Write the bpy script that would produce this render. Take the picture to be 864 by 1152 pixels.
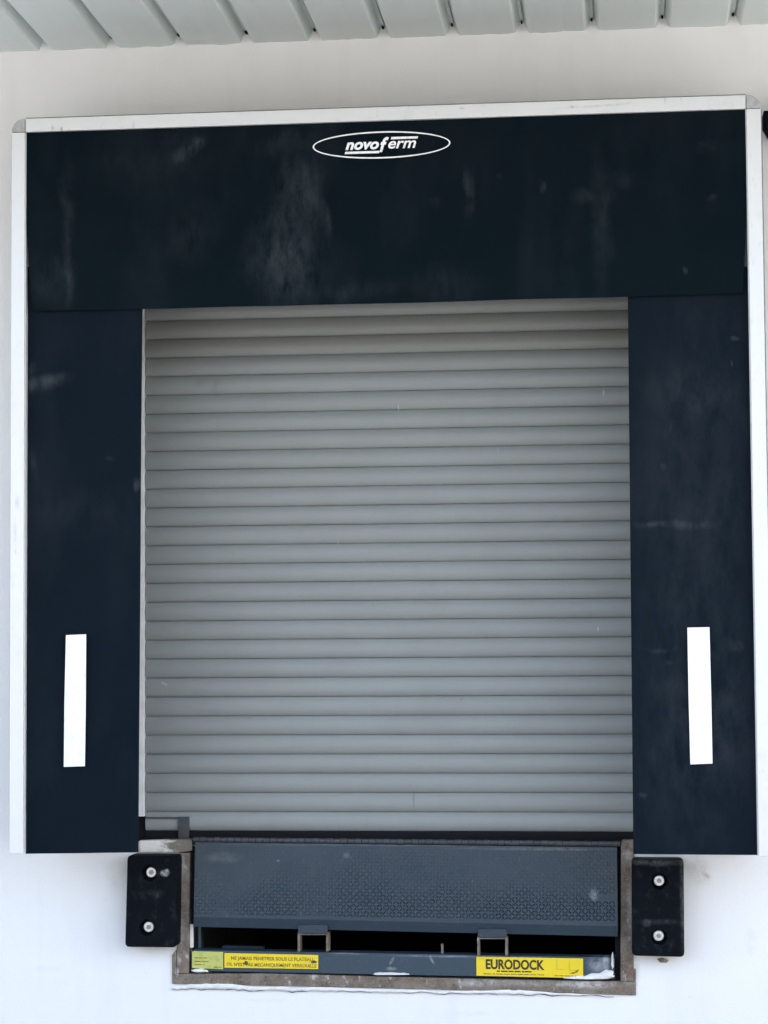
import bpy, bmesh, math, random
from mathutils import Vector, Matrix, noise
random.seed(7)
R = math.radians
scene = bpy.context.scene
for o in list(bpy.data.objects): bpy.data.objects.remove(o)
COL = scene.collection

# ------------------------------------------------------------------ camera
CAM = Vector((1.0764, -10.4215, 2.14205)); YAW, PITCH, ROLL, F = 0.1083936, 0.0589747, 0.0067178, 2481.553
def cam_axes():
    rz = Matrix.Rotation(YAW, 3, 'Z'); rx = Matrix.Rotation(PITCH, 3, 'X'); ry = Matrix.Rotation(ROLL, 3, 'Y')
    m = rz @ rx @ ry
    return m @ Vector((1, 0, 0)), m @ Vector((0, 1, 0)), m @ Vector((0, 0, 1))
RT, FW, UP = cam_axes()
cd = bpy.data.cameras.new('camera'); cam = bpy.data.objects.new('camera', cd); COL.objects.link(cam)
cd.sensor_width = 36; cd.sensor_fit = 'AUTO'; cd.lens = F * 36 / 1152; cd.clip_start = .1; cd.clip_end = 2000
mw = Matrix((RT, UP, -FW)).transposed().to_4x4(); mw.translation = CAM; cam.matrix_world = mw
scene.camera = cam
def at(px, py, y):
    """point of the photograph measured on the vertical plane y (metres)"""
    d = RT * ((px - 432) / F) + FW - UP * ((py - 576) / F)
    return CAM + d * ((y - CAM.y) / d.y)

# ------------------------------------------------------------------ light
SUN_EL, SUN_ROT = R(40), R(78)          # the sun stands behind the building: the facade is in open shade
w = bpy.data.worlds.new('World'); scene.world = w; w.use_nodes = True
nt = w.node_tree; sky = nt.nodes.new('ShaderNodeTexSky'); sky.sky_type = 'NISHITA'; sky.sun_disc = False
sky.sun_elevation = SUN_EL; sky.sun_rotation = SUN_ROT; sky.air_density = 1.0; sky.dust_density = 3.0; sky.ozone_density = 1.0
bg = nt.nodes['Background']; bg.inputs['Strength'].default_value = .15
hs = nt.nodes.new('ShaderNodeHueSaturation'); hs.inputs['Saturation'].default_value = .74      # thin high haze whitens the blue
nt.links.new(sky.outputs[0], hs.inputs['Color']); nt.links.new(hs.outputs[0], bg.inputs['Color'])
sd = bpy.data.lights.new('sun', 'SUN'); sd.energy = 3.2; sd.angle = R(.5); sd.color = (1, .95, .88)
so = bpy.data.objects.new('sun', sd); COL.objects.link(so)
sdir = Vector((math.sin(SUN_ROT) * math.cos(SUN_EL), math.cos(SUN_ROT) * math.cos(SUN_EL), math.sin(SUN_EL)))
so.rotation_euler = sdir.to_track_quat('Z', 'Y').to_euler()
vs = scene.view_settings; vs.view_transform = 'Standard'; vs.look = 'None'; vs.gamma = 1; vs.use_curve_mapping = False
vs.exposure = 2.53

# ------------------------------------------------------------------ materials
class N:
    """tiny node helper"""
    def __init__(s, name, rough=.5, metal=0., spec=.5):
        s.m = bpy.data.materials.new(name); s.m.use_nodes = True; s.t = s.m.node_tree; s.b = s.t.nodes['Principled BSDF']
        s.b.inputs['Roughness'].default_value = rough; s.b.inputs['Metallic'].default_value = metal
        s.b.inputs['Specular IOR Level'].default_value = spec
        s.pos = s.n('ShaderNodeNewGeometry').outputs['Position']
    def n(s, t): return s.t.nodes.new(t)
    def l(s, a, b): s.t.links.new(a, b)
    def put(s, sock, v):
        if isinstance(v, bpy.types.NodeSocket): s.l(v, sock)
        elif isinstance(v, tuple) and len(v) == 3 and sock.type == 'RGBA': sock.default_value = (*v, 1)
        else: sock.default_value = v
    def math(s, op, a, b=0., clamp=False):
        q = s.n('ShaderNodeMath'); q.operation = op; q.use_clamp = clamp; s.put(q.inputs[0], a); s.put(q.inputs[1], b); return q.outputs[0]
    def vec(s, scale=(1, 1, 1), loc=(0, 0, 0), rot=(0, 0, 0), src=None):
        q = s.n('ShaderNodeMapping'); s.l(src or s.pos, q.inputs[0]); q.inputs['Scale'].default_value = scale
        q.inputs['Location'].default_value = loc; q.inputs['Rotation'].default_value = rot; return q.outputs[0]
    def noise(s, scale, detail=4, rough=.55, v=None, dist=0.):
        q = s.n('ShaderNodeTexNoise'); s.l(v or s.pos, q.inputs['Vector']); q.inputs['Scale'].default_value = scale
        q.inputs['Detail'].default_value = detail; q.inputs['Roughness'].default_value = rough; q.inputs['Distortion'].default_value = dist
        return q.outputs['Fac']
    def ramp(s, f, a, b, lo=0., hi=1.):
        q = s.n('ShaderNodeMapRange'); q.clamp = True; s.put(q.inputs[0], f)
        for i, v in zip((1, 2, 3, 4), (a, b, lo, hi)): q.inputs[i].default_value = v
        return q.outputs[0]
    def mix(s, f, a, b):
        q = s.n('ShaderNodeMix'); q.data_type = 'RGBA'; s.put(q.inputs[0], f); s.put(q.inputs[6], a); s.put(q.inputs[7], b); return q.outputs[2]
    def color(s, c): s.put(s.b.inputs['Base Color'], c); return s
    def rough(s, v): s.put(s.b.inputs['Roughness'], v); return s
    def bump(s, h, strength=.3, dist=.01):
        q = s.n('ShaderNodeBump'); s.l(h, q.inputs['Height']); q.inputs['Strength'].default_value = strength; q.inputs['Distance'].default_value = dist
        s.l(q.outputs[0], s.b.inputs['Normal']); return s
    def spots(s, items, y, px=4.1e-3, grain=18., warp=.012, stretch=(1, 1, 1)):
        """dirt marks and painted shade: (px x, px y, half width px, half height px, turn, strength), soft ellipses broken up by noise"""
        nz = s.n('ShaderNodeTexNoise'); s.l(s.pos, nz.inputs['Vector']); nz.inputs['Scale'].default_value = grain * .45; nz.inputs['Detail'].default_value = 4
        off = s.n('ShaderNodeVectorMath'); off.operation = 'SUBTRACT'; s.l(nz.outputs['Color'], off.inputs[0]); off.inputs[1].default_value = (.5, .5, .5)
        sca = s.n('ShaderNodeVectorMath'); sca.operation = 'SCALE'; s.l(off.outputs[0], sca.inputs[0]); sca.inputs['Scale'].default_value = warp
        add = s.n('ShaderNodeVectorMath'); s.l(s.pos, add.inputs[0]); s.l(sca.outputs[0], add.inputs[1])
        sep = s.n('ShaderNodeSeparateXYZ'); s.l(add.outputs[0], sep.inputs[0]); X, Z = sep.outputs[0], sep.outputs[2]; tot = None
        for (cx, cy, rx, rz, a, st) in items:
            c = at(cx, cy, y); ca, sa = math.cos(R(a)), math.sin(R(a))
            dx = s.math('SUBTRACT', X, c.x); dz = s.math('SUBTRACT', Z, c.z)
            u = s.math('ADD', s.math('MULTIPLY', dx, ca / (rx * px)), s.math('MULTIPLY', dz, sa / (rx * px)))
            v = s.math('ADD', s.math('MULTIPLY', dx, -sa / (rz * px)), s.math('MULTIPLY', dz, ca / (rz * px)))
            d = s.math('ADD', s.math('MULTIPLY', u, u), s.math('MULTIPLY', v, v))
            g = s.math('MULTIPLY', s.math('POWER', s.ramp(d, 1.9, .0), 1.8), st)
            tot = g if tot is None else s.math('ADD', tot, g)
        k = s.ramp(s.noise(grain, 8, .74, s.vec(stretch)), .34, .74)
        return s.math('MULTIPLY', tot, k, True)

m = N('white_render', .75, spec=.3)
d = m.ramp(m.noise(1.3, 6, .6), .5, .78); st = m.ramp(m.noise(2.2, 5, .6, m.vec((3, 3, .35))), .55, .8)
c = m.mix(m.math('MULTIPLY', d, .4), (.80, .80, .79), (.69, .69, .67)); c = m.mix(m.math('MULTIPLY', st, .16), c, (.55, .54, .51))
c = m.mix(m.math('MULTIPLY', m.ramp(m.noise(70, 3, .5), .70, .78), .35), c, (.35, .34, .32))
c = m.mix(m.spots([(786, 978, 13, 20, 20, .55), (793, 984, 6, 3, -35, .9), (845, 1060, 7, 14, 0, .25), (716, 1090, 5, 16, 0, .5), (300, 1125, 30, 3, 0, .15), (530, 1140, 25, 3, 0, .2), (50, 1090, 30, 4, 0, .1), (130, 985, 12, 20, 0, .25)], 0), c, (.27, .25, .23))  # last mark paints the left bumper's soft shadow onto the wall
m.color(c).bump(m.noise(110, 5, .6), .25, .004); WALL = m.m

m = N('aluminium_frame', .42, .25)
d = m.ramp(m.noise(9, 6, .7), .56, .75)
sc = m.ramp(m.noise(60, 3, .6, m.vec((1, 1, .25))), .66, .74)
c = m.mix(m.math('MULTIPLY', d, .25), (.67, .68, .685), (.46, .47, .47)); c = m.mix(m.math('MULTIPLY', sc, .3), c, (.33, .33, .32))
c = m.mix(m.spots([(59, 143, 2, 3, 0, 1), (69, 146, 1.2, 3.5, 0, 1), (150, 142, 1.5, 7, 0, .5), (520, 122, 3, 1.2, 0, .8), (644, 120, 2, 1.5, 0, .9), (672, 119, 40, 1.5, 2, .5), (748, 113, 1, 6, 0, .6), (20, 565, 3, 7, 0, .5), (17, 600, 2, 18, 0, .4)], -.62), c, (.15, .15, .14))
m.color(c); ALU = m.m
m = N('grey_plastic', .6); m.color(m.mix(m.ramp(m.noise(40, 4), .4, .7), (.40, .41, .41), (.30, .30, .30))); CAP = m.m

def curtain_mat(name, items, y, base, dust):
    m = N(name, .66, spec=.06)
    haze = m.ramp(m.noise(1.7, 6, .62, m.vec((1.6, 1, .7))), .5, .82)
    fine = m.ramp(m.noise(150, 2, .5), .3, .7)
    fl = m.ramp(m.noise(38, 5, .7, m.vec((1, 1, .5))), .66, .76)
    c = m.mix(fine, base, tuple(v * 1.25 for v in base))
    c = m.mix(m.math('MULTIPLY', haze, .10), c, dust)
    c = m.mix(m.math('MULTIPLY', fl, .12), c, dust)
    s = m.spots(items, y, grain=11., warp=.16, stretch=(1.5, 1, .6)); c = m.mix(s, c, dust)
    m.color(c).rough(m.ramp(m.noise(2.5, 5, .6), .3, .7, .58, .78))
    m.bump(m.math('ADD', m.math('MULTIPLY', m.noise(3.2, 3, .5), 6.), m.noise(500, 2, .5)), .12, .01)
    return m.m
DUST = (.072, .086, .098)
HEAD = curtain_mat('header_tarpaulin', [
    (76, 265, 7, 80, 0, .34), (60, 315, 30, 30, 0, .2), (212, 170, 22, 9, 36, .55), (222, 163, 9, 7, 30, .45), (312, 290, 34, 60, -6, .26), (332, 262, 26, 85, 4, .22), (330, 305, 60, 40, 0, .16), (338, 205, 24, 40, 0, .22), (322, 160, 40, 14, 0, .2),
    (218, 262, 26, 34, 0, .18), (350, 222, 16, 30, 0, .3), (366, 250, 7, 22, 0, .35), (525, 218, 6, 24, 0, .5), (493, 226, 9, 8, 0, .2), (556, 200, 4, 3, -45, .5), (615, 210, 6, 8, 0, .4), (676, 250, 11, 85, 0, .22),
    (655, 222, 12, 10, 0, .18), (700, 200, 14, 12, 0, .15), (800, 163, 12, 7, 10, .2), (771, 304, 1.8, 5, 0, .8), (500, 320, 50, 18, 0, .14), (400, 325, 40, 12, 0, .18), (797, 221, 6, 3, 0, .35), (170, 180, 80, 40, 0, .1)],
    -.6, (.0010, .0048, .0080), DUST)
SIDE = curtain_mat('side_tarpaulin', [
    (57, 432, 25, 10, 20, .6), (40, 438, 9, 12, 0, .4), (37, 418, 8, 8, 0, .25), (152, 545, 5, 9, 0, .6), (36, 520, 5, 20, 0, .3), (124, 516, 7, 3, 0, .3), (100, 575, 60, 30, 0, .1),
    (760, 590, 40, 5, 0, .35), (735, 592, 14, 4, 0, .3), (829, 378, 6, 2, 25, .8), (828, 404, 1.5, 4, 0, .5), (758, 480, 3, 12, -25, .18), (780, 440, 50, 25, 0, .12), (740, 728, 16, 4, 0, .3), (820, 725, 9, 7, 0, .35), (752, 744, 3, 2, 0, .4), (730, 893, 5, 3, 0, .4), (800, 820, 60, 60, 0, .1), (752, 524, 5, 4, 0, .3), (785, 560, 70, 260, 0, .16), (780, 850, 80, 160, 0, .14)],
    -.585, (.0026, .0068, .0120), DUST)
m = N('black_rubber', .7, spec=.08)
d = m.ramp(m.noise(26, 7, .72, m.vec((1, 1, .7))), .54, .74)
c = m.mix(m.math('MULTIPLY', d, .75), (.0028, .0045, .0075), (.028, .03, .033))
c = m.mix(m.spots([(186, 982, 5, 3.5, 0, 1), (188, 979, 2.5, 2, 0, 1)], -.1, grain=60), c, (.8, .8, .78))
c = m.mix(m.spots([(727, 1038, 5, 4, 0, .6), (740, 970, 32, 4, 0, .8), (768, 1010, 3, 60, 0, .6), (745, 1037, 25, 3, 0, .3), (175, 1005, 10, 5, 0, .2)], -.1, grain=40), c, (.16, .16, .155))
m.color(c).bump(m.noise(48, 7, .75), .6, .008); RUBBER = m.m
m = N('black_rubber_side', .7); m.color(m.mix(m.ramp(m.noise(4, 4), .4, .7), (.012, .014, .018), (.022, .025, .03))); TARP = m.m

m = N('grey_slat_paint', .42, spec=.45)
d = m.ramp(m.noise(3, 6, .6, m.vec((1, 1, 1.6))), .45, .75); v = m.ramp(m.noise(4, 5, .6, m.vec((6, 1, .5))), .5, .8); g = m.ramp(m.noise(420, 2, .5), .3, .7)
c = m.mix(g, (.246, .262, .253), (.278, .295, .286)); c = m.mix(m.math('MULTIPLY', m.ramp(m.noise(1, 3, .7, m.vec((.5, 1, 9))), .35, .65), .16), c, (.20, .205, .20)); c = m.mix(m.math('MULTIPLY', d, .2), c, (.17, .165, .15)); c = m.mix(m.math('MULTIPLY', m.ramp(m.noise(34, 5, .75), .70, .76), .3), c, (.42, .43, .43)); c = m.mix(m.math('MULTIPLY', v, .12), c, (.22, .215, .2))
c = m.mix(m.spots([(243, 432, 8, 12, 0, .5), (225, 430, 10, 8, 0, .3), (465, 900, 1.1, 11, 0, .9), (519, 787, 1.5, 1.5, 0, .9), (420, 681, 1.2, 1.2, 0, .9)], .06, grain=8), c, (.08, .08, .07))
c = m.mix(m.spots([(448, 459, .8, 4, 0, 1), (679, 441, .9, 4, 0, 1), (672.5, 707, .7, 3, 0, 1), (184, 769, 4, 2, -30, .5), (187, 770, 1, 1, 0, .9), (560, 505, .8, 3, 0, .5), (380, 610, .8, 3, 0, .4)], .06, grain=4), c, (.75, .76, .76))
m.color(c).rough(m.ramp(m.noise(6, 5, .6), .3, .7, .38, .52)).bump(m.noise(700, 2), .06, .002); SLAT = m.m
m = N('pale_guide_steel', .5); m.color(m.mix(m.ramp(m.noise(12, 4), .4, .75), (.84, .83, .80), (.70, .69, .66))); GUIDE = m.m
m = N('grey_steel', .55); m.color(m.mix(m.ramp(m.noise(14, 5), .4, .75), (.05, .055, .062), (.03, .033, .037))); GSTEEL = m.m
m = N('dirty_crack', .9, spec=.1); m.color(m.mix(m.ramp(m.noise(40, 4), .4, .65), (.04, .038, .035), (.22, .215, .2))); CRACK = m.m
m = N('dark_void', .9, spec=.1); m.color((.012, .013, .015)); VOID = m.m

def steel(name, base, worn, dirt=.35):
    m = N(name, .48, .0, .5)
    a = m.ramp(m.noise(7, 7, .7), .45, .8); b = m.ramp(m.noise(55, 5, .7, m.vec((1, 1, .7))), .60, .74); r = m.ramp(m.noise(5.5, 6, .75), .62, .72)
    c = m.mix(m.math('MULTIPLY', a, dirt), base, worn); c = m.mix(m.math('MULTIPLY', b, .22), c, (.25, .26, .26)); c = m.mix(m.math('MULTIPLY', r, .25), c, (.13, .085, .055))
    return m, c
m, c = steel('blue_grey_lip_paint', (.018, .035, .052), (.034, .048, .060))
c = m.mix(m.spots([(668, 1006, 5, 7, 0, .9), (250, 965, 20, 6, 0, .4), (390, 962, 4, 4, 30, .8), (313, 968, 2, 1.6, 0, 1), (600, 955, 90, 2, 0, .5), (460, 951, 220, 1.2, 0, .35)], -.03), c, (.28, .30, .31))
m.color(c).rough(m.ramp(m.noise(8, 6, .7), .3, .7, .36, .6)).bump(m.noise(140, 4, .6), .15, .003); LIP = m.m
m, c = steel('blue_grey_beam_paint', (.028, .053, .076), (.046, .066, .079))
c = m.mix(m.spots([(441, 1081, 5, 1.5, 60, .9), (440, 1090, 6, 2, 0, .8), (486, 1080, 1.5, 5, 30, .7), (672, 1085, 12, 9, 0, .7), (682, 1083, 4, 12, 0, .9), (500, 1076, 60, 1.2, 0, .5), (390, 1073, 20, 1, 0, .4)], -.012), c, (.6, .62, .63))
c = m.mix(m.spots([(440.6, 1081.5, 1.4, 1.4, 0, 1)], -.012, grain=3), c, (.004, .004, .004))
m.color(c); BEAM = m.m
m = N('rusty_steel', .8, spec=.25)
a = m.ramp(m.noise(14, 7, .72), .38, .68); b = m.ramp(m.noise(6, 6, .7), .54, .72); p = m.ramp(m.noise(26, 6, .65, m.vec((1, 1, .5))), .60, .68)
c = m.mix(a, (.215, .180, .145), (.085, .062, .046)); g2 = m.ramp(m.noise(95, 5, .75), .40, .62); c = m.mix(m.math('MULTIPLY', g2, .55), c, (.28, .245, .20))
k2 = m.ramp(m.noise(46, 6, .75, m.vec((1, 1, .6), (3, 0, 1))), .58, .66); c = m.mix(m.math('MULTIPLY', k2, .75), c, (.055, .045, .038))
c = m.mix(m.math('MULTIPLY', b, .8), c, (.125, .062, .035)); c = m.mix(m.math('MULTIPLY', p, .7), c, (.56, .55, .53))
c = m.mix(m.spots([(672, 1106, 40, 5, 0, .5), (560, 1105, 30, 5, 0, .45), (640, 1108, 22, 4, 0, .9), (530, 1106, 18, 4, 0, .8), (668, 1108, 16, 5, 0, .9), (206, 975, 3, 14, 0, .6), (204, 1050, 3, 20, 0, .5), (708, 1020, 2.5, 30, 0, .5), (706, 962, 6, 6, 0, .7), (600, 1106, 20, 4, 0, .6)], -.01, grain=40), c, (.62, .61, .59))
c = m.mix(m.spots([(705, 1090, 8, 14, 0, .7), (702, 1112, 10, 8, 0, .6), (410, 1098, 40, 4, 0, .8), (470, 1104, 20, 5, 0, .7), (255, 1100, 25, 4, 0, .6), (204, 1085, 6, 16, 0, .7), (203, 1000, 5, 20, 0, .5), (705, 985, 5, 16, 0, .6)], -.01), c, (.15, .075, .05))
m.color(c).bump(m.noise(60, 6, .7), .6, .006); RUST = m.m
m = N('flaking_white_paint', .7)
fl = m.ramp(m.noise(9, 5, .7, m.vec((1, 1, 2.4)), .6), .52, .56)
sx = m.n('ShaderNodeSeparateXYZ'); m.l(m.pos, sx.inputs[0]); gr = m.ramp(sx.outputs[0], at(172, 950, 0).x, at(204, 950, 0).x, -.9, 1.0)
f = m.math('ADD', m.math('MULTIPLY', fl, .7), gr, True)
m.color(m.mix(f, (.74, .73, .69), (.17, .15, .125))).bump(m.noise(50, 5), .5, .004); FLAKE = m.m
m = N('grey_gasket', .8, spec=.1); m.color(m.mix(m.ramp(m.noise(30, 4), .4, .7), (.16, .165, .17), (.24, .245, .25))); GASK = m.m
m = N('white_plaster_lump', .8); m.color(m.mix(m.ramp(m.noise(30, 5), .4, .7), (.80, .80, .79), (.66, .65, .63))).bump(m.noise(60, 5), .5, .005); LUMP = m.m
m = N('yellow_sticker', .45); d = m.ramp(m.noise(30, 6, .7), .55, .75)
m.color(m.mix(m.math('MULTIPLY', d, .35), (.80, .60, .015), (.45, .36, .03))); YEL = m.m
m = N('faded_yellow_plate', .5); d = m.ramp(m.noise(40, 6, .7), .45, .75)
m.color(m.mix(d, (.50, .52, .13), (.33, .36, .12))); YEL2 = m.m
m = N('black_print', .6); m.color(m.mix(m.ramp(m.noise(90, 3), .45, .7), (.02, .018, .01), (.06, .05, .015))); PRINT = m.m
m = N('faded_print', .6); m.color(m.mix(m.ramp(m.noise(60, 4, .7), .4, .62), (.10, .08, .015), (.35, .27, .02))); FADED = m.m
m = N('ghost_print', .5); m.color(m.mix(m.ramp(m.noise(60, 4, .7), .4, .62), (.52, .40, .02), (.70, .53, .02))); GHOST = m.m
m = N('white_print', .5); m.color(m.mix(m.ramp(m.noise(60, 4), .5, .8), (.85, .86, .87), (.6, .6, .6))); WPRINT = m.m
m = N('white_vinyl', .4); m.color(m.mix(m.math('MULTIPLY', m.ramp(m.noise(45, 6, .75, m.vec((1, 1, .4))), .56, .72), .5), m.mix(m.ramp(m.noise(7, 5), .45, .75), (.82, .83, .83), (.70, .71, .71)), (.45, .45, .44))); VINYL = m.m
m = N('zinc_bolt', .38, .55); m.color(m.mix(m.ramp(m.noise(120, 3), .4, .7), (.80, .80, .78), (.55, .55, .53))); ZINC = m.m
m = N('bolt_core', .5, .3); m.color(m.mix(m.ramp(m.noise(120, 3), .4, .7), (.30, .31, .30), (.14, .14, .13))); CORE = m.m
m = N('canopy_sheet', .5, spec=.4)
d = m.ramp(m.noise(3, 5, .6, m.vec((5, .4, 1))), .45, .75); e = m.ramp(m.noise(1.4, 6, .65), .5, .75)
c = m.mix(m.math('MULTIPLY', d, .3), (.68, .735, .722), (.61, .66, .65)); c = m.mix(m.math('MULTIPLY', e, .35), c, (.55, .60, .59))
m.color(c); SHEET = m.m
m = N('concrete_yard', .85, spec=.2); d = m.ramp(m.noise(.35, 8, .65), .35, .7); e = m.ramp(m.noise(14, 6, .7), .3, .75)
m.color(m.mix(m.math('MULTIPLY', e, .4), m.mix(d, (.30, .295, .285), (.23, .225, .218)), (.17, .168, .162))).bump(m.noise(60, 6, .7), .3, .01); YARD = m.m
m = N('inner_concrete', .9); m.color(m.mix(m.ramp(m.noise(3, 5), .4, .7), (.14, .14, .135), (.09, .09, .088))); INNER = m.m
m = N('black_housing', .75, spec=.06); m.color(m.mix(m.ramp(m.noise(20, 4), .5, .8), (.003, .003, .006), (.005, .005, .009))); HOUSING = m.m
m = N('metal_roof', .5, .2); m.color(m.mix(m.ramp(m.noise(2, 5), .4, .7), (.45, .46, .46), (.36, .37, .37))); ROOF = m.m

# ------------------------------------------------------------------ helpers
def tag(o, label=None, cat=None, group=None, kind=None):
    for k, v in (('label', label), ('category', cat), ('group', group), ('kind', kind)):
        if v: o[k] = v
    return o
def empty(name, loc, label, cat, group=None):
    o = bpy.data.objects.new(name, None); COL.objects.link(o); o.location = loc; o.empty_display_size = .1
    return tag(o, label, cat, group)
def origin(p):
    v = Vector((0, 0, 0))
    while p is not None: v += p.location; p = p.parent
    return v
def build(name, bm, mat, parent=None, loc=None, smooth=False, bevel=0., seg=2, label=None):
    """world-space bmesh -> one mesh object whose origin is loc (or its parent's origin)"""
    o0 = Vector(loc) if loc is not None else origin(parent)
    bmesh.ops.recalc_face_normals(bm, faces=bm.faces)
    bmesh.ops.translate(bm, verts=bm.verts, vec=-o0)
    me = bpy.data.meshes.new(name); bm.to_mesh(me); bm.free(); me.materials.append(mat)
    for p in me.polygons: p.use_smooth = smooth
    o = bpy.data.objects.new(name, me); COL.objects.link(o)
    o.location = o0 - origin(parent) if parent is not None else o0
    if parent is not None: o.parent = parent
    if bevel:
        b = o.modifiers.new('bevel', 'BEVEL'); b.width = bevel; b.segments = seg; b.limit_method = 'ANGLE'; b.angle_limit = R(35)
    if label: o['label'] = label
    return o
def box(bm, x0, x1, y0, y1, z0, z1):
    vs = [bm.verts.new(p) for p in ((x0, y0, z0), (x1, y0, z0), (x1, y1, z0), (x0, y1, z0), (x0, y0, z1), (x1, y0, z1), (x1, y1, z1), (x0, y1, z1))]
    for f in ((0, 3, 2, 1), (4, 5, 6, 7), (0, 1, 5, 4), (1, 2, 6, 5), (2, 3, 7, 6), (3, 0, 4, 7)): bm.faces.new([vs[i] for i in f])
def prism(bm, pts, y0, y1):
    """polygon of (x, z) from y0 (front) to y1 (back)"""
    a = [bm.verts.new((x, y0, z)) for x, z in pts]; b = [bm.verts.new((x, y1, z)) for x, z in pts]
    bm.faces.new(a); bm.faces.new(b[::-1]); n = len(pts)
    for i in range(n): bm.faces.new((a[i], b[i], b[(i + 1) % n], a[(i + 1) % n]))
def ppts(pix, y): return [(at(px, py, y).x, at(px, py, y).z) for px, py in pix]
def pprism(pix, y, depth):
    bm = bmesh.new(); prism(bm, ppts(pix, y), y, y + depth); return bm
def disc(bm, x, z, r, y0, y1, n=24, r1=None):
    r1 = r if r1 is None else r1
    a = [bm.verts.new((x + r1 * math.cos(t), y0, z + r1 * math.sin(t))) for t in [2 * math.pi * i / n for i in range(n)]]
    b = [bm.verts.new((x + r * math.cos(t), y1, z + r * math.sin(t))) for t in [2 * math.pi * i / n for i in range(n)]]
    bm.faces.new(a); bm.faces.new(b[::-1])
    for i in range(n): bm.faces.new((a[i], b[i], b[(i + 1) % n], a[(i + 1) % n]))
def text(name, s, mat, parent, x0, x1, zb, h, y, shear=0., bold=0., tilt=0.):
    """lettering filling x0..x1 with cap/x height h on baseline zb, as thin real letters on the plane y"""
    cu = bpy.data.curves.new('lettering', 'FONT'); cu.body = s; cu.size = 1; cu.shear = shear; cu.offset = bold; cu.extrude = 0; cu.resolution_u = 4
    t = bpy.data.objects.new('lettering', cu); COL.objects.link(t); bpy.context.view_layer.update()
    me = bpy.data.meshes.new_from_object(t.evaluated_get(bpy.context.evaluated_depsgraph_get())); bpy.data.objects.remove(t)
    xs = [v.co.x for v in me.vertices]; 
    bm = bmesh.new(); bm.from_mesh(me); bpy.data.meshes.remove(me)
    sx = (x1 - x0) / (max(xs) - min(xs)); mx = min(xs)
    ys = [v.co.y for v in bm.verts]; sy = h / max(ys)
    for v in bm.verts:
        X = x0 + (v.co.x - mx) * sx; v.co = Vector((X, y, zb + v.co.y * sy + (X - x0) * tilt))
    g = bmesh.ops.extrude_face_region(bm, geom=bm.faces[:])
    bmesh.ops.translate(bm, verts=[e for e in g['geom'] if isinstance(e, bmesh.types.BMVert)], vec=(0, .001, 0))
    return build(name, bm, mat, parent)

# ------------------------------------------------------------------ ground
bm = bmesh.new(); box(bm, -600, 600, -600, 600, -.5, 0)
tag(build('ground', bm, YARD, None, (0, 0, 0)), kind='structure')

m = N('blocker_earth', .9, spec=.1); m.color(m.mix(m.ramp(m.noise(.6, 7, .7), .35, .7), (.17, .155, .14), (.12, .11, .098))); BLOCKER = m.m  # added bank behind the camera, keeps low sky light off the upper wall
bm = bmesh.new(); rows = []
for j, (yy, zz) in enumerate(((-26, .004), (-30, 1.6), (-36, 5.5), (-42, 9.0), (-50, 10.5), (-90, 11.5))):
    rows.append([bm.verts.new((x * 6 - 180, yy + 1.5 * noise.noise(Vector((x * .4, j, 0))), zz * (1 + .18 * noise.noise(Vector((x * .23, j * .6, 5)))))) for x in range(61)])
for a, b in zip(rows, rows[1:]):
    for i in range(60): bm.faces.new((a[i], a[i + 1], b[i + 1], b[i]))
tag(build('added_sky_blocker', bm, BLOCKER, None, (0, -26, 0), smooth=True), kind='structure')

# ------------------------------------------------------------------ warehouse
wh = empty('warehouse', (0, 0, 0), 'warehouse with a plain white rendered wall all round the dock opening', 'building')
DX0, DX1 = -1.42, 1.42                                     # door opening
PX0, PX1 = at(202, 1050, 0).x, at(708, 1050, 0).x           # pit opening
ZF = 1.192; ZP = at(455, 1104, 0).z; ZT = 4.15; TOP = 6.4
bm = bmesh.new()
prism(bm, [(-14, 0), (14, 0), (14, TOP), (-14, TOP)], 0, .3); bm.free()
bm = bmesh.new()
box(bm, -14, DX0, 0, .3, 0, TOP); box(bm, DX1, 14, 0, .3, 0, TOP); box(bm, DX0, DX1, 0, .3, ZT, TOP)
box(bm, DX0, PX0, 0, .3, 0, ZF); box(bm, PX1, DX1, 0, .3, 0, ZF); box(bm, PX0, PX1, 0, .3, 0, ZP)
build('front_wall', bm, WALL, wh)
bm = bmesh.new(); box(bm, -14, -13.7, .3, 16, 0, TOP); box(bm, 13.7, 14, .3, 16, 0, TOP); box(bm, -14, 14, 16, 16.3, 0, TOP)
build('rear_wall', bm, WALL, wh)
bm = bmesh.new(); box(bm, -14.1, 14.1, -.08, 16.4, TOP, TOP + .25); build('roof', bm, ROOF, wh)
bm = bmesh.new(); box(bm, -13.7, PX0, .3, 16, 0, ZF - .004); box(bm, PX1, 13.7, .3, 16, 0, ZF - .004); box(bm, PX0, PX1, 2.6, 16, 0, ZF - .004); box(bm, PX0, PX1, .3, 2.6, 0, .3)
build('dock_floor', bm, INNER, wh)
# ragged plaster run over the lower edge of the pit frame
up = [(193, 1110), (200, 1107), (214, 1104.5), (232, 1103), (252, 1102.5), (268, 1104.5), (286, 1107.5), (304, 1108), (318, 1107), (334, 1109), (352, 1107.5), (372, 1108), (392, 1109.5), (412, 1111), (432, 1110.5), (452, 1111.5), (474, 1112.5), (500, 1113), (525, 1112.5), (548, 1112), (566, 1110.5), (584, 1111), (606, 1113), (628, 1116), (650, 1117), (672, 1119), (700, 1121)]
random.seed(3); pix = []
for i in range(len(up) - 1):
    for k in range(3):
        t = k / 3; pix.append((up[i][0] * (1 - t) + up[i + 1][0] * t, up[i][1] * (1 - t) + up[i + 1][1] * t + random.uniform(-.6, .6)))
low = [(x, 1112.3 + (x - 193) * .0165 + random.uniform(-.9, 1.1) + 1.2 * noise.noise(Vector((x * .05, 0, 0)))) for x, y in pix]
bm = bmesh.new(); n = len(pix); rows = []
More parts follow.
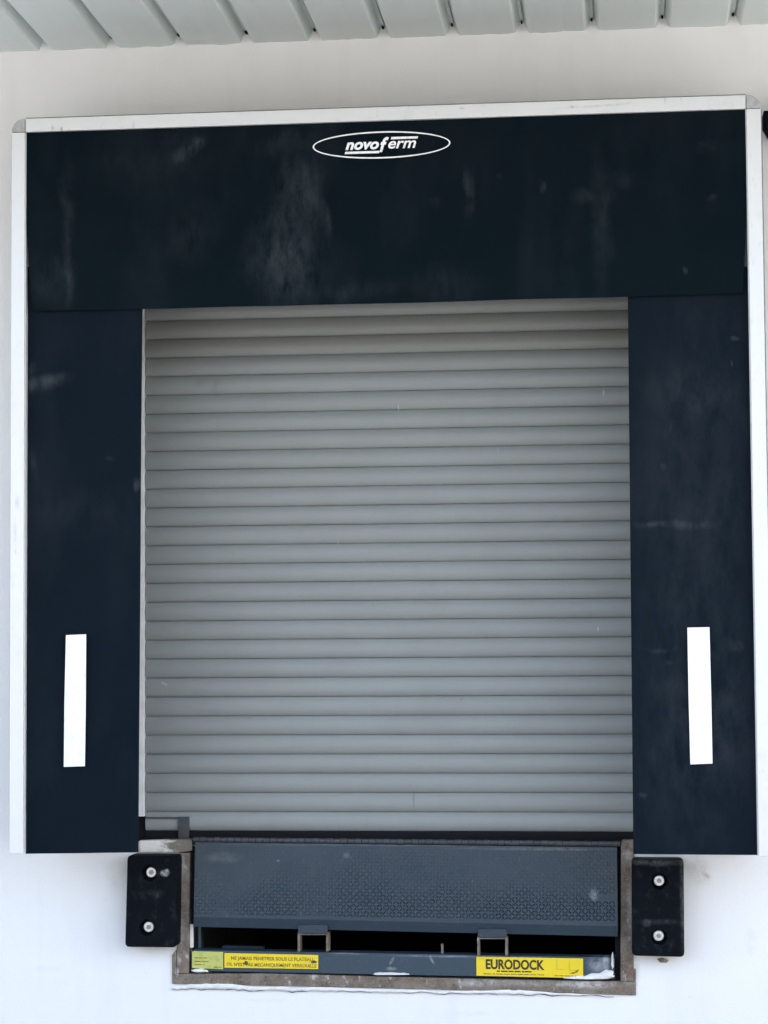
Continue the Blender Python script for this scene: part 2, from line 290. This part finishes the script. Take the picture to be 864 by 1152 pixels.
for (x, y), (xl, yl) in zip(pix, low):
    yl = max(yl, y + .8); a = at(x, y, -.012); b = at(xl, yl, -.012); mid = (a + b) / 2
    a = a.lerp(b, .38); mid = (a + b) / 2
    rows.append([bm.verts.new(p) for p in ((a.x, -.0115, a.z), (mid.x, -.0155, mid.z), (b.x, -.0125, b.z), (b.x, .001, b.z - .0005))])
for i in range(n - 1):
    for k in range(3): bm.faces.new((rows[i][k], rows[i + 1][k], rows[i + 1][k + 1], rows[i][k + 1]))
build('plaster_edge', bm, LUMP, wh, smooth=True)
k = 0
while k < n - 2:
    m_ = random.randint(1, 5)
    if random.random() < .62:
        hh = random.uniform(.35, 1.0); pts = []
        for q in range(k, min(k + m_ + 1, n)): pts.append((pix[q][0], max(low[q][1], pix[q][1] + .8) + .15))
        if len(pts) > 1:
            lo = [(x, y + hh * (0.15 if i_ in (0, len(pts) - 1) else random.uniform(.5, 1.2))) for i_, (x, y) in enumerate(pts)]
            bm = bmesh.new(); prism(bm, ppts(pts + lo[::-1], -.004), -.004, -.001); build('plaster_crack', bm, CRACK, wh)
    k += m_
bm = bmesh.new()
c = at(746, 1080.5, -.004)
bmesh.ops.create_icosphere(bm, subdivisions=3, radius=1)
for v in bm.verts:
    q = v.co.copy(); s = 1 + .5 * noise.noise(q * 1.7 + Vector((3, 1, 9)))
    v.co = Vector((c.x + q.x * .022 * s + q.z * .006, -.003 + q.y * .009, c.z + q.z * .009 * s - q.x * .006))
build('mortar_crumb', bm, RUST, wh, smooth=True)

# ------------------------------------------------------------------ canopy of ribbed sheet
zc = at(432, 43, 0).z; x_r = at(666, 30, 0).x; P = .3335
cp = empty('canopy', (0, 0, zc), 'pale grey-green ribbed metal canopy jutting out over the dock', 'canopy')
prof = []
random.seed(11)
for k in range(-22, 24):
    xr = x_r + k * P
    for dx, dz in ((-.038, 0), (-.032, .004), (-.028, .012), (-.013, .049), (-.009, .055), (.006, .055), (.007, .068), (.0125, .068), (.0135, .049), (.028, .012), (.032, .004), (.038, 0)): prof.append((xr + dx, dz, abs(dx)))
    for j in range(1, 8): prof.append((xr + .037 + (P - .074) * j / 8, 0, 1))
bm = bmesh.new(); ys = [0.0, -.015, -.04, -.3, -1.0, -1.7, -4.0]; rows = []
for yy in ys:
    r = []
    for x, dz, q in prof:
        wob = (.0065 * noise.noise(Vector((x * 9, yy * 2, 1))) + .003 * noise.noise(Vector((x * 31, 0, 4)))) * (1.0 if yy > -.02 else .25)
        if q < .02: wob *= .3
        r.append(bm.verts.new((x, yy, zc + dz + wob - .02 * yy)))
    rows.append(r)
for a, b in zip(rows, rows[1:]):
    for i in range(len(prof) - 1): bm.faces.new((a[i], a[i + 1], b[i + 1], b[i]))
o = build('ribbed_sheet', bm, SHEET, cp)
s = o.modifiers.new('thickness', 'SOLIDIFY'); s.thickness = .0015; s.offset = 1
bm = bmesh.new(); box(bm, prof[0][0], prof[-1][0], -4.06, -4.01, zc - .02, zc + .2); build('fascia_trim', bm, SHEET, cp, bevel=.004)
bm = bmesh.new(); box(bm, prof[0][0], prof[-1][0], -4.01, -.001, zc + .12, zc + .17); build('top_deck', bm, ROOF, cp)
for k in range(-7, 5):
    bm = bmesh.new(); xr = x_r + k * P
    disc(bm, xr - .001, zc + .048, 0.0038 + .003 * random.random(), -.03, -.003, 10); build('rib_plug', bm, VOID, cp)

# ------------------------------------------------------------------ dock shelter
YF = -.60
ZB, ZI = 1.2, 4.4995; XI = 1.642; XO = XI + .063; ZO = ZI + .062
sh = empty('dock_shelter', (0, YF, ZB), 'black curtain dock shelter in a white aluminium frame around the grey shutter', 'dock shelter')
for s_, in ((-1,), (1,)):
    bm = bmesh.new(); a, b = sorted((s_ * XI, s_ * XO)); box(bm, a, b, YF - .02, YF + .05, ZB, ZI - .002)
    a, b = sorted((s_ * (XI - .004), s_ * XI)); box(bm, a, b, YF - .012, YF + .05, ZB, ZI)
    build('side_rail', bm, ALU, sh, bevel=.003)
bm = bmesh.new(); box(bm, -XI + .002, XI - .002, YF - .02, YF + .05, ZI, ZO); build('top_rail', bm, ALU, sh, bevel=.003)
for s_ in (-1, 1):
    pts = [(s_ * (XI - .0), ZI)] + [(s_ * (XI + (XO - XI) * math.cos(t)), ZI + .062 * math.sin(t)) for t in [math.pi / 2 * i / 12 for i in range(13)]]
    bm = bmesh.new(); prism(bm, pts if s_ > 0 else pts[::-1], YF - .023, YF + .05); build('corner_cap', bm, CAP, sh, bevel=.004)
for s_ in (-1, 1):
    bm = bmesh.new(); a, b = sorted((s_ * (XO - .02), s_ * (XO - .026))); box(bm, a, b, YF + .05, -.002, ZB + .01, ZI); build('side_panel', bm, TARP, sh)
bm = bmesh.new(); box(bm, -XO + .03, XO - .03, YF + .05, -.002, ZO - .03, ZO - .024); build('roof_panel', bm, TARP, sh)

def sheet(edges, y, nx, nz, amp, seed, thick=.003):
    """hanging tarpaulin: edges(u, v) -> (x, z); gently uneven in depth"""
    bm = bmesh.new(); g = []
    for j in range(nz + 1):
        row = []
        for i in range(nx + 1):
            x, z = edges(i / nx, j / nz)
            dy = amp * noise.noise(Vector((x * 2.1, seed, z * 1.1))) + amp * .5 * noise.noise(Vector((x * 6, seed + 5, z * 2)))
            row.append(bm.verts.new((x, y + dy, z)))
        g.append(row)
    for j in range(nz):
        for i in range(nx): bm.faces.new((g[j][i], g[j][i + 1], g[j + 1][i + 1], g[j + 1][i]))
    ext = bmesh.ops.extrude_face_region(bm, geom=bm.faces[:])
    bmesh.ops.translate(bm, verts=[e for e in ext['geom'] if isinstance(e, bmesh.types.BMVert)], vec=(0, thick, 0))
    return bm
# side curtains
def quad_edge(tl, tr, br, bl, y):
    a, b, c, d = [Vector(ppts([q], y)[0]) for q in (tl, tr, br, bl)]
    return lambda u, v: tuple((d.lerp(c, u)).lerp(a.lerp(b, u), v))
eL = quad_edge((30, 300), (160.5, 300), (155.5, 959), (27, 960.5), YF + .02)
eR = quad_edge((706, 300), (842, 300), (852, 962), (712.5, 961), YF + .02)
def wrap(e, side):
    def f(u, v):
        x, z = e(u, v)
        if side < 0 and u == 0: x = -XI + .002
        if side > 0 and u == 1: x = XI - .002
        return x, z
    return f
cl = build('side_curtain', sheet(wrap(eL, -1), YF + .02, 12, 40, .006, 1), SIDE, sh, smooth=False)
cr = build('side_curtain', sheet(wrap(eR, 1), YF + .02, 12, 40, .006, 9), SIDE, sh, smooth=False)
for c_, q in ((cl, [(74.2, 714.5), (97, 713.5), (96.6, 790), (95.6, 862), (71.8, 862.8), (72.5, 790)]), (cr, [(773.2, 706), (798.2, 705.5), (800.2, 785), (801.6, 859), (776.6, 860), (774.6, 785)])):
    bm = bmesh.new(); pts = ppts(q, YF + .008); prism(bm, pts, YF + .006, YF + .009)
    build('guide_stripe', bm, VINYL, c_, bevel=.001)
for s_ in (-1, 1):
    bm = bmesh.new(); a, b = sorted((s_ * (XO + .0005), s_ * (XO + .006))); box(bm, a, b, YF + .0, YF + .05, ZB, ZI - .003); build('edge_gasket', bm, GASK, sh)
bm = bmesh.new(); box(bm, -XI, XI, YF - .004, YF + .05, ZO + .0005, ZO + .007); build('edge_gasket', bm, GASK, sh)
# header
h0, h1 = at(37, 350, YF), at(836, 329.5, YF)
def eH(u, v):
    x0, x1 = h0.x, h1.x
    xb = x0 + (x1 - x0) * u; zb = h0.z + (h1.z - h0.z) * u - .006 * math.sin(math.pi * u) + .004 * noise.noise(Vector((xb * 2.4, 2, 0)))
    xt = -XI + .004 + (2 * XI - .008) * u
    k = min(1, v * 2.2)
    return xb + (xt - xb) * k, zb + (ZI - .001 - zb) * v
hd = build('header_curtain', sheet(eH, YF - .004, 48, 16, .005, 4), HEAD, sh)
# printed logo: ring, lettering, two bars
YL = YF - .0135
lc = at(429, 163, YL); px = 3.96e-3; T = R(.0)
bm = bmesh.new(); n = 72; A, B, tw = 79.2 * px, 15.7 * px, .0065
ro = []
for i in range(n):
    t = 2 * math.pi * i / n; q = []
    for (a, b, yy) in ((A, B, YL), (A - tw, B - tw, YL), (A - tw, B - tw, YL + .001), (A, B, YL + .001)): q.append(bm.verts.new((lc.x + a * math.cos(t), yy, lc.z + b * math.sin(t))))
    ro.append(q)
for i in range(n):
    for k in range(4): bm.faces.new((ro[i][k], ro[(i + 1) % n][k], ro[(i + 1) % n][(k + 1) % 4], ro[i][(k + 1) % 4]))
build('logo_ring', bm, WPRINT, hd)
def lx(p): return lc.x + (p - 429) * px
# the middle f is tall and sinks below the baseline
zb = lc.z - 4.2 * px; xh = 8.4 * px
text('logo_lettering', 'novo', WPRINT, hd, lx(387.6), lx(426.3), zb, xh, YL, .28, .035)
text('logo_lettering', 'f', WPRINT, hd, lx(426.8), lx(437.6), zb - 3.4 * px, 16.6 * px, YL, .32, .03)
text('logo_lettering', 'erm', WPRINT, hd, lx(436.8), lx(469.0), zb, xh, YL, .28, .018)
bm = bmesh.new(); z0 = zb - 5.2 * px; prism(bm, [(lx(386.8), z0), (lx(426.3), z0), (lx(426.9), z0 + 2.7 * px), (lx(387.4), z0 + 2.7 * px)], YL, YL + .001); build('logo_bar', bm, WPRINT, hd)
bm = bmesh.new(); z0 = zb + 10.3 * px; prism(bm, [(lx(440.0), z0), (lx(470.6), z0), (lx(471.2), z0 + 2.6 * px), (lx(440.6), z0 + 2.8 * px)], YL, YL + .001); build('logo_bar', bm, WPRINT, hd)

# ------------------------------------------------------------------ roller shutter
YD = .085
rs = empty('roller_shutter', (0, YD, ZF), 'closed grey roller shutter of narrow curved slats behind the black curtains', 'shutter door')
SX0, SX1 = at(164.5, 640, YD).x, at(722, 640, YD).x
zs0 = at(164, 934.6, .06).z; zs1 = at(164, 360.2, .06).z; pitch = (zs1 - zs0) / 27
bm = bmesh.new(); prof = []; ns = 34
for k in range(ns):
    z0 = zs0 + k * pitch
    # convex slat hung over the head of the slat below: lip stands proud at its foot, rolls inward at its top
    for t, dy in ((.0, .003), (.003, -.0082), (.04, -.0112), (.12, -.0162), (.25, -.0206), (.40, -.0224), (.56, -.0216), (.70, -.0186), (.82, -.0142), (.91, -.0088), (.975, -.0036), (.9995, -.0002)):
        prof.append((z0 + t * pitch, YD + dy))
NXS = 28; random.seed(21); jit = [random.uniform(-.0007, .0007) for k in range(ns)]; cols = []
for c_ in range(NXS + 1):
    x = SX0 + (SX1 - SX0) * c_ / NXS
    cols.append([bm.verts.new((x, y + jit[i // 12] + .0011 * noise.noise(Vector((x * 1.6, 0, (i // 12) * .7))), z + .0008 * noise.noise(Vector((x * 1.1, 5, (i // 12) * 3.1))))) for i, (z, y) in enumerate(prof)])
for a, b in zip(cols, cols[1:]):
    for i in range(len(prof) - 1): bm.faces.new((a[i], b[i], b[i + 1], a[i + 1]))
o = build('slat_curtain', bm, SLAT, rs, smooth=True)
s = o.modifiers.new('thickness', 'SOLIDIFY'); s.thickness = .002; s.offset = -1
e = o.modifiers.new('edge', 'EDGE_SPLIT'); e.split_angle = R(50)
gx0, gx1 = at(150, 640, .06).x, at(162.6, 640, .06).x
bm = bmesh.new(); zg = at(160, 918.5, .06).z; box(bm, gx0 - .05, gx1, .055, .12, zg, ZT); build('guide_rail', bm, GUIDE, rs, bevel=.002)
bm = bmesh.new(); box(bm, SX1 - .02, SX1 + .09, .052, .12, zg, ZT); build('guide_rail', bm, GUIDE, rs, bevel=.002)
bm = bmesh.new(); box(bm, gx0 - .05, SX0 - .001, .09, .12, ZF, zg); build('rail_foot', bm, VOID, rs)
bm = bmesh.new(); box(bm, SX0, SX1, .075, .11, ZF, zs0 - .001); build('bottom_seal', bm, VOID, rs)
bm = bmesh.new(); box(bm, -1.4, 1.4, .12, .30, ZT - .02, ZT); build('lintel_seal', bm, VOID, rs)
# grey kick bracket low on the left of the shutter
bm = pprism([(164, 919.3), (200, 919.3), (200, 921), (164, 921)], .055, .02); build('bottom_bracket', bm, GSTEEL, rs)
bm = pprism([(200.5, 919), (212.5, 919), (212.5, 944), (200.5, 944)], .05, .015); build('bottom_bracket', bm, GSTEEL, rs, bevel=.001)

# ------------------------------------------------------------------ steel frame of the pit
fr = empty('pit_frame', (0, 0, at(455, 1108, 0).z), 'rusty grey steel edging set into the wall around the leveller pit', 'steel frame')
bm = pprism([(200.5, 959.5), (213.5, 959.5), (212.5, 1095.2), (198.5, 1095.2)], -.012, .06)
build('post', bm, RUST, fr, bevel=.004)
bm = pprism([(698.5, 948), (701, 945.2), (713.2, 945.2), (712.8, 1104), (698, 1104)], -.012, .06)
build('post', bm, RUST, fr, bevel=.004)
bm = pprism([(193.4, 1075), (198.2, 1068), (198.2, 1095.5), (216.5, 1095.5), (300, 1095.3), (440, 1099), (560, 1102), (697.5, 1104.4), (713, 1104.4), (713, 1090), (715.4, 1090), (715.6, 1120), (640, 1117.5), (500, 1113.5), (350, 1110), (193.4, 1107)], -.010, .05)
build('sill', bm, RUST, fr, bevel=.003)
bm = pprism([(156.5, 946), (200, 944.5), (216, 944.5), (216, 957), (200.3, 959.3), (157.5, 958.6)], -.013, .05)
build('corner_plate', bm, FLAKE, fr, bevel=.002)

# ------------------------------------------------------------------ dock leveller
lv = empty('dock_leveller', (0, 0, at(455, 1097, 0).z), 'blue-grey steel dock leveller with its checker plate lip hanging down', 'dock leveller')
# lip: plate sloping slightly outwards at its foot, small raised lozenges over its face
YT, YB = -.028, -.05
tl, tr, br, bl = at(219.5, 947.5, YT), at(694, 953.5, YT), at(695, 1042.0, YB), at(218, 1031.5, YB)
bl2, br2 = at(217.5, 1042.5, YB + .012), at(695, 1053.5, YB + .012)
bm = bmesh.new()
f4 = [tl, tr, br, br2, bl2, bl]
back = [Vector((p.x, p.y + .016, p.z)) for p in f4]
a = [bm.verts.new(p) for p in f4]; b = [bm.verts.new(p) for p in back]
bm.faces.new((a[0], a[1], a[2], a[5])); bm.faces.new((a[5], a[2], a[3], a[4])); bm.faces.new((b[0], b[5], b[2], b[1])); bm.faces.new((b[5], b[4], b[3], b[2]))
for i in range(6): bm.faces.new((a[i], b[i], b[(i + 1) % 6], a[(i + 1) % 6]))
random.seed(5)
W_ = (tr - tl).length; H_ = (bl - tl).length; du = (tr - tl).normalized(); dv = (bl - tl).normalized(); nn = du.cross(dv); nn = nn if nn.y < 0 else -nn
step = .0155; nr = int(H_ / step); nc = int(W_ / step)
for j in range(nr + 1):
    for i in range(nc + 1):
        u = (i + .5) * step; v = (j + .4) * step
        if u > W_ - .012 or v > H_ - .008: continue
        p = tl + du * u + (bl - tl) * (v / H_) + (du * 0)
        ang = R(45) if (i + j) % 2 else R(-45)
        if noise.noise(Vector((u * 2.3, v * 4, 3))) > .42 and v < H_ * .7: continue
        p = p + du * random.uniform(-.0012, .0012) + dv * random.uniform(-.001, .001)       # worn flat
        hgt = .0042 * (.3 + .7 * min(1, (v / H_) ** 2 * 1.5)) * random.uniform(.55, 1.15) * max(.25, min(1.15, .75 + 1.1 * noise.noise(Vector((u * 3.1, v * 5, 8)))))
        ax = du * math.cos(ang) + dv * math.sin(ang); bx = dv * math.cos(ang) - du * math.sin(ang)
        la, lb = .0094, .0033
        ring = [bm.verts.new(p + ax * (la * cx_) + bx * (lb * cy_) - nn * .0005) for cx_, cy_ in ((1, 0), (.5, .9), (-.5, .9), (-1, 0), (-.5, -.9), (.5, -.9))]
        tp = [bm.verts.new(p + ax * (la * .5 * q) + nn * hgt) for q in (1, -1)]
        R6 = ring
        for f in ((R6[0], R6[1], tp[0]), (R6[1], R6[2], tp[1], tp[0]), (R6[2], R6[3], tp[1]), (R6[3], R6[4], tp[1]), (R6[4], R6[5], tp[0], tp[1]), (R6[5], R6[0], tp[0])): bm.faces.new(f)
build('lip', bm, LIP, lv)
# hinge between deck and lip
h_l, h_r = at(217, 944.5, -.02), at(698, 949.3, -.02)
hp = None
bm = bmesh.new(); K = 60
for k in range(K):
    a = h_l.lerp(h_r, (k + .03) / K); b = h_l.lerp(h_r, (k + .97) / K); r = .0125 * (1 if k % 2 else .9); ra, rb = [], []
    for i in range(10):
        t = 2 * math.pi * i / 10; off = Vector((0, math.cos(t) * r, math.sin(t) * r)); ra.append(bm.verts.new(a + off)); rb.append(bm.verts.new(b + off))
    bm.faces.new(ra[::-1]); bm.faces.new(rb)
    for i in range(10): bm.faces.new((ra[i], ra[(i + 1) % 10], rb[(i + 1) % 10], rb[i]))
build('hinge', bm, GSTEEL, lv)
bm = bmesh.new(); zt = h_l.z - .002
box(bm, PX0 + .06, PX1 - .05, -.004, 2.55, zt - .03, zt - .022); build('deck', bm, GSTEEL, lv)
# crossbeam
bmq = [(217, 1068.8), (692, 1077.2), (690.5, 1101.5), (430, 1096.6), (219, 1092.5)]
be = build('crossbeam', pprism(bmq, -.012, .09), BEAM, lv, bevel=.003)
# lip keepers: a tab and two upright plates each
for (xa, xb, y0, y1, y2) in ((335.5, 368.5, 1040.5, 1050.5, 1070.5), (537.5, 570, 1045.5, 1055, 1075)):
    k = build('lip_keeper', pprism([(xa, y0), (xb, y0), (xb, y1 - 1), (xb - 3, y1), (xa + 3, y1), (xa, y1 - 1)], -.058, .03), LIP, lv, bevel=.002)
    build('keeper_edge', pprism([(xa + 1, y1 + .1), (xb - 1, y1 + .1), (xb - 1, y1 + 1.4), (xa + 1, y1 + 1.4)], -.05, .05), RUST, k)
    for x in (xa - .6, xb - 1.6):
        build('upright_plate', pprism([(x, y1 - 1), (x + 2.6, y1 - 1), (x + 2.6, y2), (x, y2)], -.045, .07), RUST, k)
build('stop_pin', pprism([(496, 1062), (498.6, 1062), (499, 1074), (496.6, 1074)], .02, .02), RUST, lv)
# inside of the pit: side cheeks, cylinder, torsion bar
bm = pprism([(213.8, 1040), (217.2, 1040), (217.2, 1066), (213.6, 1066)], .01, .02); build('side_cheek', bm, GUIDE, lv)
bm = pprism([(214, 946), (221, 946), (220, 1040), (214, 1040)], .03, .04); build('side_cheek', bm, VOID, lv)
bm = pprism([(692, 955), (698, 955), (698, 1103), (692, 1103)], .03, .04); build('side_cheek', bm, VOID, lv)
bm = pprism([(223, 1040), (226, 1040), (226, 1069), (223, 1069)], .06, .05); build('inner_strut', bm, BEAM, lv)
bm = pprism([(250, 1064), (296, 1065), (296, 1071), (250, 1071)], .2, .05); build('inner_strut', bm, BEAM, lv)
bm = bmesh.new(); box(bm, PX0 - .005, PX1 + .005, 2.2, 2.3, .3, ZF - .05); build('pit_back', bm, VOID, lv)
# lumps of white plaster left on the beam's foot
def lump(pix, hw, hh):
    bm = bmesh.new(); c = at(*pix, -.016); bmesh.ops.create_icosphere(bm, subdivisions=4, radius=1); sd_ = random.random() * 9
    for v in bm.verts:
        q = v.co.copy(); s = 1 + .30 * noise.noise(q * 1.9 + Vector((sd_, 0, 0))) + .12 * noise.noise(q * 6)
        zz = q.z if q.z > 0 else q.z * .45
        v.co = Vector((c.x + q.x * hw * 4.2e-3 * s, c.y + q.y * .012, c.z + zz * hh * 4.2e-3 * s))
    return bm
random.seed(2)
for p, hw, hh in (((440, 1096), 17, 2.0), ((428, 1096), 8, 2.0), ((452, 1096), 8, 1.5), ((225, 1092.5), 9, 2.8), ((659, 1100.5), 22, 2.6), ((672, 1099.5), 13, 4.5), ((683, 1097.5), 8, 6), ((689, 1084), 1.4, 12)):
    build('plaster_lump', lump(p, hw, hh), LUMP, be, smooth=True)
# stickers on the beam
YS = -.0155
def sticker(name, q, mat, label):
    return build(name, pprism(q, YS, .0025), mat, be, label=label)
s1 = sticker('brand_sticker', [(536, 1076.2), (656, 1078.4), (656, 1100.4), (536, 1097.6)], YEL, 'yellow sticker reading EURODOCK')
s2 = sticker('warning_sticker', [(252.5, 1072.2), (358, 1074.4), (358, 1090.2), (252.5, 1088.6)], YEL, 'yellow warning sticker with two lines of faded lettering')
s3 = sticker('rating_plate', [(216, 1070), (251, 1071), (251, 1090.4), (216, 1089)], YEL2, 'pale faded yellow plate')
YP = YS - .0012
def line(par, s, x0, x1, yb, h, bold, mat=PRINT, slope=.019):
    a = at(x0, yb, YP); b = at(x1, yb + (x1 - x0) * slope, YP)
    text('lettering', s, mat, par, a.x, b.x, a.z, h * 4.15e-3, YP, 0, bold, (b.z - a.z) / (b.x - a.x))
line(s1, 'EURODOCK', 546.5, 612.5, 1089.6, 10.6, .034)
line(s2, 'NE JAMAIS PENETRER SOUS LE PLATEAU', 260, 352, 1079.6, 3.9, .015, FADED)
line(s2, "S'IL N'EST PAS MECANIQUEMENT VERROUILLE", 255, 356, 1086.6, 3.9, .015, FADED)
def dashes(par, x0, x1, y, h, seed, mat=PRINT, slope=.019):
    random.seed(seed); bm = bmesh.new(); x = x0
    while x < x1:
        wd = min(random.uniform(2.5, 9), x1 - x); yy = y + (x - x0) * slope
        prism(bm, ppts([(x, yy), (x + wd, yy + wd * slope), (x + wd, yy + wd * slope + h), (x, yy + h)], YP), YP, YP + .001); x += wd + random.uniform(.7, 1.5)
    build('small_print', bm, mat, par)
dashes(s1, 559, 598, 1091.8, 1.5, 1); dashes(s1, 544, 612, 1095.0, .9, 2, FADED); dashes(s1, 624, 654, 1097.2, .9, 3, FADED)
build('emblem', pprism([(640, 1095.2), (646, 1093.4), (651.5, 1090), (650, 1093.6), (646, 1095.6)], YP, .001), FADED, s1)
for q in ((626, 1080), (640, 1081)): build('emblem', pprism([(q[0], q[1]), (q[0] + 1, q[1]), (q[0] + 1, q[1] + 10), (q[0] + 10, q[1] + 10.2), (q[0] + 10, q[1] + 11), (q[0], q[1] + 11)], YP, .001), GHOST, s1)
dashes(s3, 219, 233, 1077, 1.0, 4, FADED); dashes(s3, 219, 236, 1081, 1.0, 5, FADED); dashes(s3, 219, 230, 1084.5, 1.0, 6, FADED); dashes(s3, 241, 249, 1087.5, 1.0, 7, FADED)
# oily smudges on the warning sticker: dried splashes
build('dried_splash', lump((277, 1084), 2.2, 2.8), GSTEEL, s2, smooth=True); build('dried_splash', lump((353, 1082.5), 3.2, 1.8), GSTEEL, s2, smooth=True)

# ------------------------------------------------------------------ rubber bumpers
def bumper(q, bolts, label, tilt):
    Yb = -.11
    pts = ppts(q, Yb); cx = sum(p[0] for p in pts) / 4; cz = min(p[1] for p in pts)
    t = empty('dock_bumper', (cx, 0, cz), label, 'dock bumper', 'black rubber bumpers either side of the leveller')
    # rounded outline
    rr = .022; out = []
    for i in range(4):
        p = Vector(pts[i]); a = (Vector(pts[i - 1]) - p).normalized(); b = (Vector(pts[(i + 1) % 4]) - p).normalized()
        for k in range(6):
            s_ = k / 5; out.append(tuple((p + a * rr).lerp(p, s_).lerp(p.lerp(p + b * rr, s_), s_)))
    bm = bmesh.new(); prism(bm, out, Yb, -.001)
    bmesh.ops.recalc_face_normals(bm, faces=bm.faces)
    blk = build('rubber_block', bm, RUBBER, t)
    bm = bmesh.new()
    for (bx, by) in bolts:
        p = at(bx, by, -.075); disc(bm, p.x, p.z, .036, Yb - .05, -.070, 32)
    cut = build('cutter', bm, RUBBER, t)
    bo = blk.modifiers.new('holes', 'BOOLEAN'); bo.operation = 'DIFFERENCE'; bo.object = cut; bo.solver = 'EXACT'
    bv = blk.modifiers.new('bevel', 'BEVEL'); bv.width = .006; bv.segments = 2; bv.limit_method = 'ANGLE'; bv.angle_limit = R(60)
    bpy.context.view_layer.update()
    me = bpy.data.meshes.new_from_object(blk.evaluated_get(bpy.context.evaluated_depsgraph_get()))
    blk.modifiers.clear(); blk.data = me; bpy.data.objects.remove(cut)
    for (bx, by) in bolts:
        p = at(bx, by, -.095); bm = bmesh.new(); disc(bm, p.x, p.z, .0255, -.090, -.069, 28, .024)
        b = build('bolt', bm, ZINC, t, bevel=.003)
        bm = bmesh.new(); disc(bm, p.x, p.z, .0115, -.099, -.0895, 6, .0105); build('bolt_head', bm, CORE, b)
    return t
bumper([(143.2, 962.3), (200, 962.6), (198.5, 1066), (140.6, 1065.4)], [(169.8, 981.5), (167, 1043)], 'black rubber bumper with two pale bolts and a white chip, left of the leveller', 0)
bumper([(710.5, 966.5), (769.2, 966.8), (770, 1076.8), (711, 1075.2)], [(741.5, 991), (741, 1053)], 'black rubber bumper with two pale bolts and worn grey edges, right of the leveller', 0)

# ------------------------------------------------------------------ dark housing at the right edge
x0, zt_ = at(857.6, 129.5, -.05).x, at(857.6, 129.5, -.05).z; z1 = at(857.6, 145, -.05).z
bx = empty('wall_box', (x0 + .2, 0, zt_ - .12), 'black wall box peeping out at the top right of the shelter frame', 'wall box')
bm = bmesh.new(); prism(bm, [(x0, zt_), (x0, z1), (x0 + .035, z1 - .06), (x0 + .36, z1 - .06), (x0 + .395, z1), (x0 + .395, zt_)], -.14, -.02)
build('housing', bm, HOUSING, bx, bevel=.004)
bm = bmesh.new(); box(bm, x0 + .15, x0 + .25, -.02, -.001, z1 - .03, zt_ - .01); build('mounting_plate', bm, HOUSING, bx)
